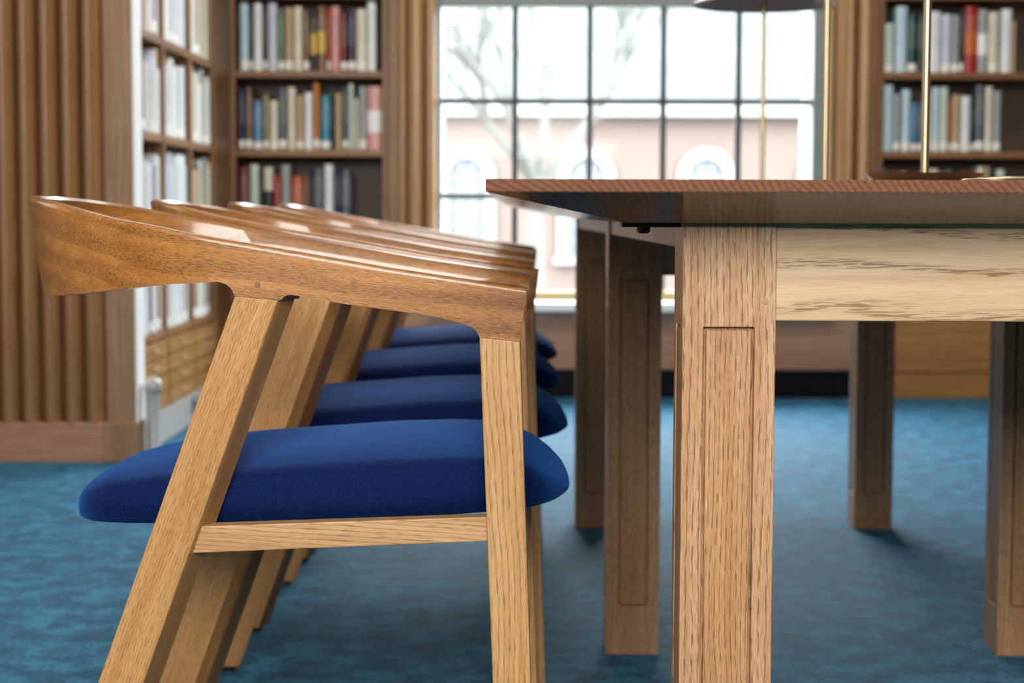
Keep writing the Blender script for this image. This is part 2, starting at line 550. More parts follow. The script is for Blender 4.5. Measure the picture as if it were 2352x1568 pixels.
# ================================================================== BOOKCASES
SHELF_Z = [0.345, 0.652, 0.960, 1.264, 1.568]       # tops of the shelves
def bookcase(name, loc, rz, width, bays, label, drawers=0, depth=0.28, stile=0.02):
    """local x along the front, front plane at y = 0, depth towards +y"""
    bc = empty(name, loc, rz)
    def b(n, mat, x0, x1, y0, y1, z0, z1, parent=bc, bevel=.002):
        return MB().box(x0, x1, y0, y1, z0, z1).obj(n, mat, parent, bevel=bevel)
    b('plinth', 'plinth' if drawers else 'door', 0, width, 0.0 if not drawers else -0.012, depth, 0, 0.10)
    b('back_panel', 'case_back', 0, width, depth - .012, depth, 0.10, 2.6)
    bw = width / bays
    for k in range(bays + 1):
        x = min(max(k * bw - stile / 2, 0), width - stile)
        b('upright', 'case', x, x + stile, 0, depth - .012, 0.10, 2.6)
    b('top_board', 'case', 0, width, -0.01, depth, 2.6, 2.66)
    for k in range(bays):
        x0, x1 = k * bw + stile * (1 if k == 0 else .5), (k + 1) * bw - stile * (1 if k == bays - 1 else .5)
        for z in SHELF_Z + [1.872, 2.176]:
            b('shelf', 'shelf', x0, x1, 0.004, depth - .012, z - 0.026, z)
        if drawers:
            h = (SHELF_Z[0] - .026 - .104) / drawers
            for d in range(drawers):
                z0 = .104 + d * h
                dr = b('drawer', 'door', x0 + .003, x1 - .003, -0.006, 0.2, z0, z0 + h - .006)
                b('drawer_pull', 'bronze', (x0 + x1) / 2 - .03, (x0 + x1) / 2 + .03, -0.014, -0.0062, z0 + h * .45, z0 + h * .55, parent=dr)
        else:
            dr = b('door', 'door', x0 + .002, x1 - .002, -0.006, 0.016, .104, SHELF_Z[0] - .03)
            b('door_panel', 'door', x0 + .05, x1 - .05, -0.0085, -0.0061, .15, SHELF_Z[0] - .075, parent=dr)
    tag(bc, label, 'bookcase')
    return bc, bw

XA, XB = -1.118, -0.509
bookcase('bookcase', (XA, WY, 0), 0, XB - XA, 1, 'built-in oak bookcase on the end wall left of the window')
bookcase('bookcase', (1.392, WY, 0), 0, 1.10, 1, 'built-in oak bookcase on the end wall right of the window')
# side bookcase: local x runs towards the camera side; its front faces the table
SY0, SY1 = 5.204, 6.60
bookcase('bookcase', (-1.118, SY0, 0), R(90), SY1 - SY0 , 3, 'oak bookcase on the left side wall with shallow drawers below', drawers=4)
mb = MB().box(0, 0.32, 0, 0.36, 0, ZC)
cs = struct(mb.obj('trim_3', 'case', bevel=.003)); cs.location = (-1.438, 6.60, 0)

# ---- books
def book_mesh():
    mb = MB()
    # covers and rounded spine (slot 0), page block (slot 1); unit size, spine towards -y
    sp = []
    for i in range(7):
        a = math.pi * i / 6
        sp.append((-0.5 * math.cos(a), 0.05 - 0.05 * math.sin(a)))
    t = 0.09
    outer = [(-0.5, 1.0)] + sp + [(0.5, 1.0)]
    inner = [(0.5 - t, 1.0), (0.5 - t, 0.09), (-0.5 + t, 0.09), (-0.5 + t, 1.0)]
    mb.prism_z(outer + inner, 0.0, 1.0)
    mb.box(-0.5 + t, 0.5 - t, 0.09, 0.97, 0.015, 0.97, mi=1)
    return mb.mesh('book', ['pages', 'pages'], smooth=40)
BOOK = book_mesh()
BMAT = {}
def book_mat(hexc, band=None):
    key = (hexc, band)
    if key in BMAT:
        return BMAT[key]
    t = NT('book_cover_' + hexc)
    tc = t.add('ShaderNodeTexCoord')
    sp = t.add('ShaderNodeSeparateXYZ')
    t.link(tc.outputs['Generated'], sp.inputs[0])
    z = sp.outputs[2]
    c = lin(hexc)
    n = t.noise(t.coord(scale=(3, 3, 9)), 6.0, 3, 0.6)
    def win(a, b):
        return t.math('MULTIPLY', t.math('GREATER_THAN', z, a), t.math('LESS_THAN', z, b))
    dk = tuple(v * .6 for v in c[:3]) + (1,)
    col = t.mix(t.math('MULTIPLY', n, 0.35), c, dk)
    # title lettering block and, on many, a shelf-mark label near the foot
    ttl = t.math('MULTIPLY', win(0.42, 0.86), t.step(t.noise(t.coord(scale=(1, 1, 60)), 3.0, 1), 0.55, 0.6))
    inv = lin('efe9d8') if sum(c[:3]) < 0.7 else lin('4a4440')
    col = t.mix(t.math('MULTIPLY', ttl, 0.35), col, inv)
    if band == 'tag':
        col = t.mix(win(0.03, 0.16), col, lin('e9e6dc'))
    elif band:
        col = t.mix(win(0.28, 0.62), col, lin(band))
    t.link(col, t.b.inputs['Base Color'])
    t.set(Roughness=0.32)
    BMAT[key] = t.m
    return t.m

ORD = ['first', 'second', 'third', 'fourth', 'fifth', 'sixth', 'seventh', 'eighth', 'ninth', 'tenth', 'eleventh', 'twelfth',
       'thirteenth', 'fourteenth', 'fifteenth', 'sixteenth', 'seventeenth', 'eighteenth', 'nineteenth', 'twentieth']
CN = {'white': 'e9ecec', 'pale blue': 'bcd6e0', 'pale green': 'c9d6c6', 'cream': 'dcd3ba', 'tan': 'b79b72', 'brown': '7d5a3c',
      'dark brown': '4a3424', 'black': '17181c', 'navy': '1d2547', 'blue': '4a7ea6', 'slate': '4e5a62', 'grey': '9ea19f',
      'teal': '1f7f92', 'dark green': '123c36', 'green': '5f8060', 'red': 'a62016', 'dark red': '741a18', 'orange': 'c0701c',
      'pink': 'd99a94', 'rust': 'b34a20', 'lavender': 'c9cadb', 'olive': '8a8058'}
def book(x, y, z, wd, h, dp, cname, where, i, group, rz=0.0, band=None, lean=0.0):
    o = link('book', BOOK)
    o.location = (x, y, z)
    o.rotation_euler = (0, lean, rz)
    o.scale = (wd, dp, h)
    for sl, m in zip(o.material_slots, (book_mat(CN[cname], band), M['pages'])):
        sl.link = 'OBJECT'
        sl.material = m
    tag(o, '%s book, %s %s' % (cname, ORD[i], where), 'book', group)
    return o

# (left px-free) each row: list of (start, end, height, colour, band) in metres from the inner left side of the case
def row(x0, y, z, items, where, group, dep=0.16):
    for i, it in enumerate(items):
        a, b_, h, c = it[:4]
        band = it[4] if len(it) > 4 else None
        rnd = random.Random(int(a * 1000) + int(z * 100) + i)
        book(x0 + (a + b_) / 2, y + rnd.uniform(0.0, 0.012), z + .0006, (b_ - a) - 0.0016, h, dep + rnd.uniform(-.02, .03), c, where, i, group, band=band)
random.seed(4)
K1 = 1 / 3.136 / 589.0
def crop(items, c0, k):
    return [((a - c0) * k, (b_ - c0) * k) + tuple(r) for a, b_, *r in items]
c0 = 152
LW = 'from left on the %s shelf left of the window'
row(XA + .024, WY + .025, SHELF_Z[3], crop([
    (168, 234, .262, 'pale blue', 'tag'), (236, 266, .25, 'black', 'tag'), (267, 331, .26, 'white'), (333, 366, .25, 'dark brown', 'tag'),
    (369, 437, .262, 'lavender'), (440, 486, .24, 'green', 'tag'), (488, 550, .245, 'tan', 'tag'), (552, 618, .248, 'cream'),
    (620, 668, .235, 'brown', 'tag'), (671, 721, .235, 'black', 'c9a94a'), (723, 786, .25, 'brown', 'c9a94a'), (790, 819, .245, 'rust', 'tag'),
    (821, 886, .25, 'pink'), (889, 938, .225, 'dark red', 'tag'), (940, 998, .24, 'navy', 'tag'), (1001, 1078, .24, 'cream', 'tag'), (1082, 1148, .268, 'white')],
    c0, K1), LW % 'upper', 'books left of the window')
row(XA + .024, WY + .025, SHELF_Z[2], crop([
    (155, 200, .235, 'navy', 'tag'), (202, 252, .24, 'brown', 'tag'), (255, 326, .19, 'blue', 'tag'), (329, 375, .215, 'olive', 'tag'),
    (377, 440, .19, 'cream', 'tag'), (442, 500, .24, 'slate', 'tag'), (503, 566, .242, 'cream'), (568, 624, .21, 'tan', 'tag'),
    (627, 689, .222, 'white'), (691, 741, .258, 'orange', 'tag'), (744, 820, .21, 'teal', 'tag'), (822, 844, .2, 'black'),
    (847, 899, .218, 'tan'), (902, 944, .24, 'slate', 'tag'), (946, 985, .256, 'pale green'), (987, 1020, .2, 'cream'), (1022, 1076, .245, 'grey', 'tag'),
    (1080, 1190, .245, 'pink', 'e9e4e4')], c0, K1), LW % 'middle', 'books left of the window')
row(XA + .024, WY + .025, SHELF_Z[1], crop([
    (156, 226, .24, 'dark red', 'tag'), (232, 300, .25, 'pale green', 'tag'), (302, 330, .23, 'black'), (332, 402, .24, 'cream', '202022'),
    (404, 456, .21, 'red'), (458, 526, .25, 'grey', 'tag'), (528, 620, .205, 'rust', 'tag'), (622, 658, .21, 'brown'),
    (660, 690, .23, 'navy'), (692, 764, .235, 'slate', 'tag'), (768, 836, .252, 'white'), (840, 886, .235, 'navy'), (888, 960, .23, 'slate')],
    c0, K1), LW % 'lower', 'books left of the window')
RW = 'from left on the %s shelf right of the window'
K2 = 1 / 3.485 / 589.0
c0 = 418
row(1.392 + .022, WY + .025, SHELF_Z[3], crop([
    (420, 504, .19, 'pale green', 'tag'), (512, 606, .255, 'pale blue'), (612, 688, .225, 'dark green', 'tag'), (690, 756, .225, 'dark green'),
    (760, 872, .235, 'white'), (878, 960, .225, 'lavender', 'tag'), (962, 1020, .222, 'grey', 'tag'), (1022, 1060, .24, 'dark green', 'tag'),
    (1063, 1164, .255, 'red', 'c06028'), (1168, 1250, .245, 'grey', 'efefe8'), (1254, 1338, .235, 'cream', 'tag'), (1352, 1438, .245, 'white'),
    (1440, 1472, .2, 'tan')], c0, K2), RW % 'upper', 'books right of the window')
row(1.392 + .022, WY + .025, SHELF_Z[2], crop([
    (425, 505, .258, 'pale blue'), (508, 566, .222, 'grey', 'tag'), (572, 645, .24, 'pale blue', 'tag'), (648, 700, .19, 'blue', 'tag'),
    (702, 758, .19, 'slate', 'tag'), (760, 812, .23, 'cream', 'tag'), (816, 880, .25, 'pale blue', 'tag'), (883, 946, .25, 'pale green', 'tag'),
    (948, 974, .2, 'orange', 'tag'), (976, 1046, .22, 'tan', 'tag'), (1049, 1126, .215, 'white', 'tag'), (1128, 1158, .2, 'black', 'tag'),
    (1160, 1232, .258, 'slate', 'tag'), (1236, 1302, .252, 'cream', 'tag'), (1304, 1368, .235, 'grey', 'tag')], c0, K2), RW % 'middle', 'books right of the window')
row(1.392 + .022, WY + .025, SHELF_Z[1], crop([
    (425, 480, .24, 'slate'), (484, 562, .23, 'red'), (565, 634, .23, 'tan'), (638, 700, .22, 'slate'), (703, 756, .225, 'pale blue'),
    (760, 796, .23, 'dark green'), (800, 874, .24, 'cream'), (877, 930, .23, 'tan'), (933, 990, .24, 'slate'), (993, 1048, .21, 'pale green'),
    (1052, 1118, .23, 'red'), (1121, 1180, .22, 'grey'), (1183, 1244, .25, 'cream'), (1248, 1290, .25, 'tan'), (1293, 1334, .23, 'black'),
    (1338, 1412, .24, 'pale green')], c0, K2), RW % 'lower', 'books right of the window')
# side bookcase: spines face the table
bw = (SY1 - SY0) / 3
pal = {0: ['dark red', 'white', 'white', 'lavender', 'cream', 'white'], 1: ['white', 'lavender', 'white', 'pale blue', 'cream', 'white', 'grey'],
       2: ['tan', 'cream', 'brown', 'pale green', 'tan', 'grey', 'white']}
SHN = {3: 'top', 2: 'second', 1: 'third', 0: 'lowest'}
BN = ['nearest', 'middle', 'farthest']
rnd = random.Random(11)
for bay in range(3):
    for si in (3, 2, 1, 0):
        y = SY0 + bay * bw + 0.024
        i = 0
        end = SY0 + (bay + 1) * bw - (0.03 if bay != 1 else 0.05)
        while i < 14:
            t = rnd.uniform(.022, .042)
            if y + t > end:
                break
            h = rnd.uniform(.2, .262)
            c = rnd.choice(pal[bay]) if not (si == 0 and rnd.random() < .25) else 'dark red'
            book(-1.118 - 0.006, y + t / 2, SHELF_Z[si] + .0006, t - .0016, h, .16, c,
                 'from the near end, %s bay, %s shelf of the side bookcase' % (BN[bay], SHN[si]), i, 'books in the side bookcase',
                 rz=R(90), band=rnd.choice([None, 'tag']))
            y += t
            i += 1

ol = empty('power_outlet', (-1.105, 6.05, 0.035))
MB().box(0, 0.006, -.035, .035, 0, .06).obj('plate', 'outlet', ol, bevel=.002)
for s in (-.016, .016):
    MB().box(0.006, 0.008, s - .008, s + .008, .02, .04).obj('socket', 'black', ol)
tag(ol, 'small grey outlet plate on the plinth of the side bookcase', 'outlet')

# ================================================================== TABLE
TX0, TX1, TY0, TY1 = -0.0276, 1.048, 1.494, 4.28
LEGW = 0.0862
TC = (0.5, 2.9, 0.0)
tbl = empty('library_table', TC, 0.0)
tag(tbl, 'long oak library table with tapered top edge and square legs', 'table')
def tb(name, mat, x0, x1, y0, y1, z0, z1, parent=tbl, bevel=.0015):
    return MB().box(x0 - TC[0], x1 - TC[0], y0 - TC[1], y1 - TC[1], z0, z1).obj(name, mat, parent, bevel=bevel)
# top: thin edge, broad bevel underneath
mb = MB()
bv = 0.126
rings_ = [(0, .7447), (0, .734), (bv, .708)]
def rect(i, z):
    return [(TX0 + i - TC[0], TY0 + i - TC[1], z), (TX1 - i - TC[0], TY0 + i - TC[1], z), (TX1 - i - TC[0], TY1 - i - TC[1], z), (TX0 + i - TC[0], TY1 - i - TC[1], z)]
for i, z in rings_:
    mb.v += rect(i, z)
mb.quad([0, 1, 2, 3]); mb.quad([11, 10, 9, 8])
for a in (0, 4):
    for i in range(4):
        j = (i + 1) % 4
        mb.quad([a + i, a + 4 + i, a + 4 + j, a + j])
mb.obj('tabletop', 'tabletop', tbl, bevel=.0008, seg=1)

# leg with a pocket on each side; each pocket holds an inlay panel
LH = .7100
def leg_mesh():
    mb = MB()
    W = LEGW
    m0, m1, z0, z1, dp = 0.0195, 0.0195, 0.08, 0.612, 0.0080
    for s in range(4):
        b = len(mb.v)
        def T(u, d, z):
            # u along the side, d depth into the leg
            x, y = u - W / 2, -W / 2 + d
            for _ in range(s):
                x, y = -y, x
            return (x, y, z)
        U = [0, W, W, 0]; Z = [0, 0, LH, LH]
        u = [m0, W - m1, W - m1, m0]; z = [z0, z0, z1, z1]
        mb.v += [T(a, 0, c) for a, c in zip(U, Z)] + [T(a, 0, c) for a, c in zip(u, z)] + [T(a, dp, c) for a, c in zip(u, z)]
        for i in range(4):
            j = (i + 1) % 4
            mb.quad([b + i, b + j, b + 4 + j, b + 4 + i])
            mb.quad([b + 4 + i, b + 4 + j, b + 8 + j, b + 8 + i])
        mb.quad([b + 8, b + 9, b + 10, b + 11])
    b = len(mb.v)
    for zz in (0, LH):
        mb.v += [(-W / 2, -W / 2, zz), (W / 2, -W / 2, zz), (W / 2, W / 2, zz), (-W / 2, W / 2, zz)]
    mb.quad([b + 3, b + 2, b + 1, b]); mb.quad([b + 4, b + 5, b + 6, b + 7])
    return mb.mesh('leg', 'table_leg', weld=True, bevel=.0010, seg=2)
LEG_ME = leg_mesh()
pwid = LEGW - 0.039 - 0.0056
INLAY_ME = MB().box(-pwid / 2, pwid / 2, 0, .0086, 0, .532 - .0056).mesh('inlay_panel', 'inlay', bevel=.0008, seg=1)
PEG_ME = MB().tube((0, 0.0002, 0), (0, -0.0007, 0), .0031, .0029, n=18).mesh('peg', 'peg')
def table_leg(x, y, pegs=()):
    """x, y: left front corner of the leg"""
    l = link('leg', LEG_ME, tbl)
    l.location = (x + LEGW / 2 - TC[0], y + LEGW / 2 - TC[1], 0.0)
    for s in range(4):
        p = link('inlay_panel', INLAY_ME, l)
        a = s * math.pi / 2
        p.rotation_euler = (0, 0, a)
        d = LEGW / 2 - 0.0006 - 0.0
        p.location = (math.sin(a) * d, -math.cos(a) * d, 0.08 + .0028)
    for px, pz in pegs:
        g = link('peg', PEG_ME, l)
        g.location = (px - LEGW / 2, -LEGW / 2, pz)
    return l
LXL, LXR = 0.1515, 0.788
LY = [1.644, 2.865, 4.035]
LDX = [0.0, -0.007, -0.020]                      # the frame runs a touch out of square
for k, y in enumerate(LY):
    table_leg(LXL + LDX[k], y, pegs=((.0755, .6885), (.0763, .6358)))
    table_leg(LXR + LDX[k], y, pegs=((.012, .6885), (.0112, .6358)))
for k, y in enumerate(LY):
    yy = y + (.0045 if k < 2 else LEGW - .0265)
    tb('end_apron' if k != 1 else 'cross_rail', 'apron', LXL + LDX[k] + LEGW - .001, LXR + LDX[k] + .001, yy, yy + .022, .6175, .7100)
for x in (LXL + .003, LXR + LEGW - .025):
    for a, b_ in ((0, 1), (1, 2)):
        ya, yb = LY[a] + LEGW - .001 - TC[1], LY[b_] + .001 - TC[1]
        xa, xb = x + LDX[a] - TC[0], x + LDX[b_] - TC[0]
        MB().prism_z([(xa, ya), (xa + .022, ya), (xb + .022, yb), (xb, yb)], .683, .7100).obj('side_apron', 'apron', tbl, bevel=.0015)
br = tb('bracket', 'black', 0.0965, LXL + .003, 1.668, 1.706, .7036, .7078, bevel=.0006)
MB().lathe([(0, .6975), (.004, .6975), (.0062, .6995), (.0062, .7036), (0, .7036)], 0.118 - TC[0], 1.687 - TC[1], n=12).obj('screw', 'black', br)

# ================================================================== LAMPS
def lamp(y, label):
    l = empty('desk_lamp', (0.5565, y, 0.7447))
    MB().lathe([(0, 0), (.060, 0), (.0625, .0015), (.080, .0265), (.0805, .0275), (.0785, .0275), (.061, .006), (0, .005)], n=64).obj('base', 'brass', l, smooth=35)
    MB().lathe([(0, .005), (.0115, .005), (.0115, .012), (.0056, .014), (.0053, .495), (0, .495)], n=24).obj('stem', 'brass', l, smooth=35)
    MB().lathe([(.165, .445), (.1655, .4465), (.164, .4475), (.055, .505), (.012, .512), (.012, .509), (.052, .501), (.163, .445)], n=64).obj('shade', 'bronze', l, smooth=35)
    MB().lathe([(0, .49), (.010, .49), (.010, .509), (0, .509)], n=20).obj('socket', 'bronze', l, smooth=35)
    tag(l, label, 'lamp', 'brass lamps along the table')
    return l
lamp(2.46, 'brass desk lamp with flared dish base, nearest of three on the table')
lamp(3.26, 'brass desk lamp on the table, thin stem before the right window frame')
lamp(4.10, 'brass desk lamp at far end of table, broad shade seen against the window')
tr = empty('brass_tray', (0.585, 1.90, 0.7447))
MB().lathe([(0, 0), (.108, 0), (.113, .001), (.113, .0085), (.1115, .0095), (.098, .0095), (.0965, .0105), (.0965, .0112), (.094, .0112), (.0925, .003), (0, .003)], n=72).obj('dish', 'brass', tr, smooth=30)
tag(tr, 'low round brass tray near the front edge of the table', 'tray')

# ================================================================== CHAIRS
TOPZ = sorted([(.03, .6400), (.012, .6425), (-.127, .6624), (-.1886, .673), (-.2575, .6845), (-.326, .6956), (-.365, .7035), (-.408, .7105), (-.437, .717), (-.475, .7255), (-.515, .732), (-.532, .7345)])
BOTZ = sorted([(.03, .6050), (-.0479, .6052), (-.0827, .6138), (-.174, .6257), (-.222, .6338), (-.2956, .6466), (-.3434, .6443), (-.387, .6398), (-.455, .6318), (-.50, .6275), (-.532, .626)])
AW = 0.21                                          # half width over the arms
def plan(n=46):
    """outer line of arms and back, near tip to far tip, with outward normal"""
    pts = []
    xs, xe = .0105, -.27
    m = 14
    for i in range(m):
        pts.append((xs + (xe - xs) * i / m, -AW))
    a, b = .532 + xe, AW
    e = 2.35
    q = 26
    for i in range(q + 1):
        th = math.pi / 2 * i / q
        cx, cy = math.sin(th) ** (2 / e), max(0.0, math.cos(th)) ** (2 / e)
        pts.append((xe - a * cx, -b * cy))
    return pts + [(x, -y) for x, y in reversed(pts[:-1])]

def arm_mesh():
    mb = MB()
    P_ = plan()
    n = len(P_)
    secs = []
    for i, (x, y) in enumerate(P_):
        x0, y0 = P_[max(i - 1, 0)]; x1, y1 = P_[min(i + 1, n - 1)]
        tx, ty = x1 - x0, y1 - y0
        L = math.hypot(tx, ty); tx, ty = tx / L, ty / L
        nx, ny = (ty, -tx)                         # outward (near arm: -y)
        if ny * y < -1e-6 or (abs(y) < 1e-6 and nx > 0):
            nx, ny = -nx, -ny
        zt, zb = lerp(TOPZ, x), lerp(BOTZ, x)
        k = max(0.0, min(1.0, (-x - .25) / .28)); k = k * k * (3 - 2 * k)
        lean = .004 * k                             # top leans out at the back
        bel = .010 * k                              # foot of the back tucks in
        th_t, th_b = .030 - .014 * k, .030 - .006 * k
        r = .0035
        h = zt - zb
        prof = [(-bel, zb), (-bel * .62, zb + h * .25), (-bel * .25 , zb + h * .5), (0 - bel * .02, zb + h * .75), (lean * .9, zt - r * 2.1), (lean, zt - r * 1.5),
                (lean - r * .12, zt - r * .75), (lean - r * .5, zt - r * .25), (lean - r * 1.2, zt), (lean - th_t + r, zt - .001), (lean - th_t, zt - r - .001),
                (lean - th_t - .004 * (1 - k), zb + h * .5), (-bel - th_b, zb + r), (-bel - th_b + r, zb)]
        ring = []
        tipk = max(0.0, 1 - abs(x - .0105) / .05)
        for d, z in prof:
            px, py = x + nx * d, y + ny * d
            px += tipk * .11 * (z - .627)
            ring.append((px, py, z))
        secs.append(ring)
    m = len(secs[0])
    for ring in secs:
        mb.v += ring
    for i in range(n - 1):
        for j in range(m):
            k = (j + 1) % m
            mb.quad([i * m + j, (i + 1) * m + j, (i + 1) * m + k, i * m + k])
    mb.quad([j for j in range(m)]); mb.quad([(n - 1) * m + j for j in reversed(range(m))])
    # stubs that flow down into the legs, filleted
    def arc(cx, cz, r, a0, a1, k=6):
        return [(cx + r * math.cos(R(a0 + (a1 - a0) * i / k)), cz + r * math.sin(R(a0 + (a1 - a0) * i / k))) for i in range(k + 1)]
    rear = [(-.2805, .6328), (-.237, .6286), (-.2335, .6288), (-.2318, .6315), (-.2285, .6335), (-.222, .6345), (-.21, .645), (-.26, .66), (-.31, .655),
            (-.3040, .6466), (-.2955, .6464), (-.2890, .6445), (-.2845, .6410), (-.2822, .6370)]
    front = [(-.0348, .5922), (.0057, .5884), (.0068, .604), (.0080, .614), (.0070, .625), (-.02, .64), (-.07, .63), (-.064, .6098), (-.0555, .6070), (-.0475, .6045),
             (-.0420, .6020), (-.0378, .5985)]
    for sgn in (-1, 1):
        e0, e1 = sgn * (AW - .0001), sgn * (AW - .034)
        mb.prism(rear, e0, e1, shear=.013)
        mb.prism(front, e0, e1)
    return mb.mesh('back_and_arms', 'arm', smooth=38)
ARM_ME = arm_mesh()

def leg_pair(poly, name, mat, shear, feet):
    out = []
    for sgn in (-1, 1):
        e0, e1 = sgn * (AW - .0001), sgn * (AW - .034)
        me = MB().prism(poly, e0, e1, shear=shear).mesh(name, mat, bevel=.0016, seg=2)
        xs = [p[0] for p in poly if p[1] < .05]
        fx0, fx1 = min(xs), max(xs)
        yo, yi = sorted((e0, e1))
        fm = MB().box(fx0 + .006 + shear / 2, fx1 - .004 + shear / 2, yo + .005, yi - .005, 0.0, .0085).mesh('glide', 'glide')
        out.append((name, me, fm))
    return out
REAR = leg_pair([(-.2805, .6328), (-.5069, .008), (-.4596, .008), (-.237, .6286)], 'rear_leg', 'rear_leg', .013, None)
FRONT = leg_pair([(-.0348, .5922), (-.0117, .008), (.0261, .008), (.0057, .5884)], 'front_leg', 'front_leg', 0.0, None)

def seat_mesh():
    top = [(-.4846, .398), (-.481, .408), (-.477, .4141), (-.4646, .4265), (-.435, .4424), (-.3785, .4564), (-.288, .4665), (-.1413, .4778), (-.0736, .4800), (-.0436, .4795), (-.015, .4755), (.0126, .4661), (.0347, .4504), (.0494, .4357), (.0565, .4225), (.0583, .415)]
    bot = [(-.4846, .392), (-.478, .3865), (-.46, .3865), (-.42, .390), (-.33, .3945), (-.24, .3945), (-.13, .3998), (-.04, .405), (.014, .4065), (.04, .409), (.052, .4115), (.0583, .4135)]
    mb = MB()
    N = 60
    x0, x1 = -.4846, .0583
    secs = []
    for i in range(N + 1):
        u = -math.cos(math.pi * i / N)
        x = (x0 + x1) / 2 + (x1 - x0) / 2 * u
        zt, zb = lerp(top, x), lerp(bot, x)
        hy = .172 * max(0.0, 1 - abs(u) ** 5.0) ** (1 / 2.4)
        hy = max(hy, .012)
        h = zt - zb
        cr = min(.016, h * .2)
        zs = zt - cr
        r = min(.016, h * .3)
        half = [(0, zt), (.3, zt - cr * .1), (.55, zt - cr * .32), (.75, zt - cr * .62), (.88, zs - .001)]
        pts = [(a * hy, z) for a, z in half]
        pts += [(hy - r * .30 - .002, zs - r * .35), (hy - .0025, zs - r * .95), (hy, zs - (zs - zb) * .55), (hy - .001, zb + .018 * min(1, h / .06)), (hy - .006, zb + .004 * min(1, h / .06)), (hy - .016 if hy > .03 else hy * .5, zb), (0, zb)]
        ring = pts + [(-a, z) for a, z in reversed(pts[1:-1])]
        secs.append([(x, a, z) for a, z in ring])
    m = len(secs[0])
    for r_ in secs:
        mb.v += r_
    for i in range(N):
        for j in range(m):
            k = (j + 1) % m
            mb.quad([i * m + j, (i + 1) * m + j, (i + 1) * m + k, i * m + k])
    mb.quad(range(m)); mb.quad([N * m + j for j in reversed(range(m))])
    return mb.mesh('seat_cushion', 'fabric', smooth=60)
SEAT_ME = seat_mesh()

PEG2_ME = MB().tube((0, 0.0002, 0), (0, -0.0006, 0), .0031, .0029, n=18).mesh('peg', 'peg_dark')
def make_chair():
    c = empty('library_chair')
    ar = link('back_and_arms', ARM_ME, c)
    for sgn in (-1, 1):
        for px, pz in ((-.2572, .6440), (-.0108, .6035)):
            p = link('peg', PEG2_ME, ar)
            p.location = (px, sgn * AW, pz)
            p.rotation_euler = (0, 0, 0 if sgn < 0 else math.pi)
    for name, me, fm in REAR + FRONT:
        l = link(name, me, c)
        link('glide', fm, l)
    st = link('seat_cushion', SEAT_ME, c)
    for sgn in (-1, 1):
        e0, e1 = sgn * .202, sgn * .180
        MB().prism([(-.345, .397), (-.335, .3700), (-.012, .3855), (-.012, .4105)], e0, e1).obj('side_rail', 'rail', c, bevel=.0012)
    MB().prism([(-.026, .383), (.006, .385), (.006, .404), (-.026, .402)], -.178, .178).obj('front_rail', 'rail', c, bevel=.0012)
    MB().prism([(-.352, .360), (-.326, .360), (-.316, .392), (-.342, .392)], -.172, .172).obj('back_rail', 'rail', c, bevel=.0012)
    return c
chair = make_chair()
spots = [(0.0, 1.990, -.018), (.014, 2.570, .004), (.018, 3.215, -.004), (.026, 3.83, .0)]
labels = ['oak armchair with navy seat, nearest of the row, in sharp focus', 'oak armchair with navy seat, second in the row from the camera',
          'oak armchair with navy seat, third in the row from the camera', 'oak armchair with navy seat, farthest in the row, nearest the window']
chairs = [chair] + [copy_tree(chair) for _ in spots[1:]]
for o, (x, y, a), lb in zip(chairs, spots, labels):
    o.location = (x, y, 0)
    o.rotation_euler = (0, 0, a)
    tag(o, lb, 'chair', 'oak armchairs along the table')

# ================================================================== OUTSIDE THE WINDOW
def brick_mat():
    t = NT('pale_brick')
    br_ = t.add('ShaderNodeTexBrick')
    br_.inputs['Color1'].default_value = lin('4d4440')
    br_.inputs['Color2'].default_value = lin('4a3e3a')
    br_.inputs['Mortar'].default_value = lin('48423e')
    br_.inputs['Scale'].default_value = 34.0
    v = t.coord(rot=(math.pi / 2, 0, 0))
    t.link(v, br_.inputs['Vector'])
    t.link(br_.outputs[0], t.b.inputs['Base Color'])
    t.set(Roughness=0.9, Specular_IOR_Level=0.03)
    return t.m
M['brick'] = brick_mat()
M['white_trim'] = plain('white_trim', '60605f', 0.6, **{'Specular IOR Level': 0.03})
M['far_glass'] = plain('far_glass', '46494d', 0.4, **{'Specular IOR Level': 0.03})
M['bark'] = plain('grey_bark', '454542', 0.9, **{'Specular IOR Level': 0.03})
M['ground'] = plain('pale_ground', '51504d', 0.9, **{'Specular IOR Level': 0.03})
M['roof'] = plain('pale_slate', '494b4d', 0.7, **{'Specular IOR Level': 0.03})
g = MB().box(-90, 90, 7.6, 140, -3.2, -3.0).obj('ground', 'ground')
struct(g)
BY = 50.0
bld = empty('brick_building', (0, BY, -3.0))
MB().box(-34, 40, 0, 10, 0, 6.4).obj('wall', 'brick', bld)
MB().box(-34.5, 40.5, -.5, 10.5, 6.4, 6.85).obj('cornice', 'white_trim', bld)
MB().prism([(-34.4, 6.85), (40.4, 6.85), (36, 7.6), (-30, 7.6)], 0.6, 9.6).obj('roof', 'roof', bld)
ro, ri, zsp, zb_ = .80, .50, 4.75, 2.5
def arch(r, k=14):
    return [(r * math.cos(math.pi * i / k), zsp + r * math.sin(math.pi * i / k)) for i in range(k + 1)]
outp, inp = arch(ro), arch(ri)
mbs = MB()
o_ = [(ro, zb_)] + outp + [(-ro, zb_)]
i_ = [(ri, zb_)] + inp + [(-ri, zb_)]
n_ = len(o_)
b0 = len(mbs.v)
for y in (-.18, .05):
    mbs.v += [(x, y, z) for x, z in o_] + [(x, y, z) for x, z in i_]
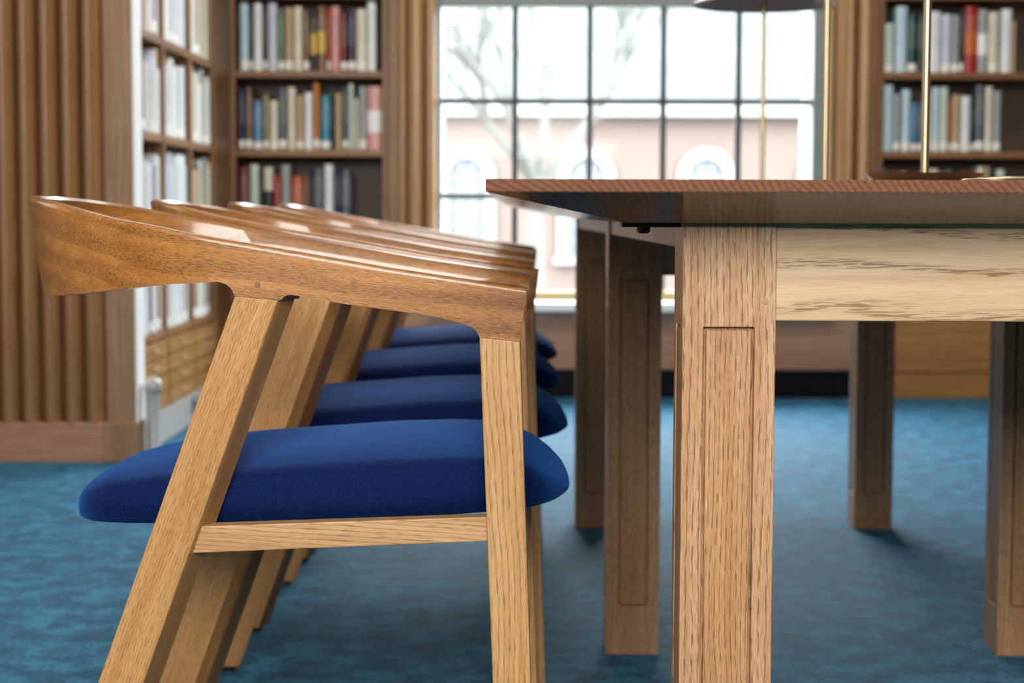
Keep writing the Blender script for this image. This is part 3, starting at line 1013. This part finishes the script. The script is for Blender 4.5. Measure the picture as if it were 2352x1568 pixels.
for k in range(n_ - 1):
    mbs.quad([k, k + 1, n_ + k + 1, n_ + k])
    mbs.quad([2 * n_ + k + 1, 2 * n_ + k, 3 * n_ + k, 3 * n_ + k + 1])
    mbs.quad([k + 1, k, 2 * n_ + k, 2 * n_ + k + 1])
    mbs.quad([n_ + k, n_ + k + 1, 3 * n_ + k + 1, 3 * n_ + k])
mbs.box(-ro - .1, ro + .1, -.25, .05, zb_ - .2, zb_)
SUR_ME = mbs.mesh('window_surround', 'white_trim')
GL_ME = MB().prism(i_, -.05, .02).mesh('window_glass', 'far_glass')
mbb = MB()
for x in (-.2, 0.15):
    mbb.box(x, x + .05, -.09, -.05, zb_, zsp + .4)
for k in range(5):
    z = zb_ + .4 + k * .45
    mbb.box(-.45, .45, -.09, -.05, z, z + .05)
BAR_ME = mbb.mesh('glazing_bars', 'white_trim')
for k in range(-3, 7):
    x = -1.45 + 3.34 * k
    s_ = link('window_surround', SUR_ME, bld); s_.location = (x, 0, 0)
    q = link('window_glass', GL_ME, s_)
    q2 = link('glazing_bars', BAR_ME, s_)
tag(bld, 'pale brick building with white arched windows across the street', 'building')

def sky_screen():
    # wooded bank added beyond the building to hold back the bright sky
    t = NT('screen_bank')
    f = t.noise(t.coord(scale=(.5, .5, .22)), 1.0, 5, 0.65)
    t.link(t.ramp(f, [(0.3, lin('373b3b')), (0.5, lin('434647')), (0.7, lin('4e4f50'))]), t.b.inputs['Base Color'])
    t.set(Roughness=1.0, Specular_IOR_Level=0.0)
    rn = random.Random(5)
    mb = MB()
    nx, nz = 90, 18
    for j in range(nz + 1):
        v = j / nz
        for i in range(nx + 1):
            x = -110 + 220 * i / nx
            top = 25 + 2.5 * math.sin(x * .11) + 1.5 * math.sin(x * .31 + 1)
            mb.v.append((x + rn.uniform(-.6, .6), 72 + 22 * v * v + rn.uniform(-.9, .9), -3.1 + (top + 3) * v + (rn.uniform(-.8, .8) if j else 0)))
    for j in range(nz):
        for i in range(nx):
            a = j * (nx + 1) + i
            mb.quad([a, a + 1, a + nx + 2, a + nx + 1])
    return struct(mb.obj('sky_screen_bank', t.m, smooth=70))
sky_screen()

def tree(name, loc, h, seed, label):
    rn = random.Random(seed)
    t = empty(name, loc)
    tr_, brn = MB(), MB()
    tr_.tube((0, 0, 0), (rn.uniform(-.2, .2), 0, h * .4), .22, .15, n=10)
    tr_.obj('trunk', 'bark', t, smooth=60)
    def grow(p, d, ln, r, lev):
        q_ = p + d * ln
        brn.tube(p, q_, r, r * .65, n=5)
        if lev == 0:
            return
        for _ in range(3):
            nd = (d + Vector((rn.uniform(-.75, .75), rn.uniform(-.75, .75), rn.uniform(-.1, .6)))).normalized()
            grow(p + d * ln * rn.uniform(.6, 1), nd, ln * rn.uniform(.6, .8), r * .6, lev - 1)
    for _ in range(4):
        d = Vector((rn.uniform(-.8, .8), rn.uniform(-.8, .8), 1)).normalized()
        grow(Vector((0, 0, h * .38)), d, h * .22, .11, 3)
    br2 = brn.obj('branches', 'bark', t, smooth=60)
    tag(t, label, 'tree')
tree('bare_tree', (0.4, 34, -3.0), 11, 3, 'bare leafless tree outside the left half of the window')
tree('bare_tree', (8.2, 40, -3.0), 12, 8, 'bare leafless tree outside the right end of the window')
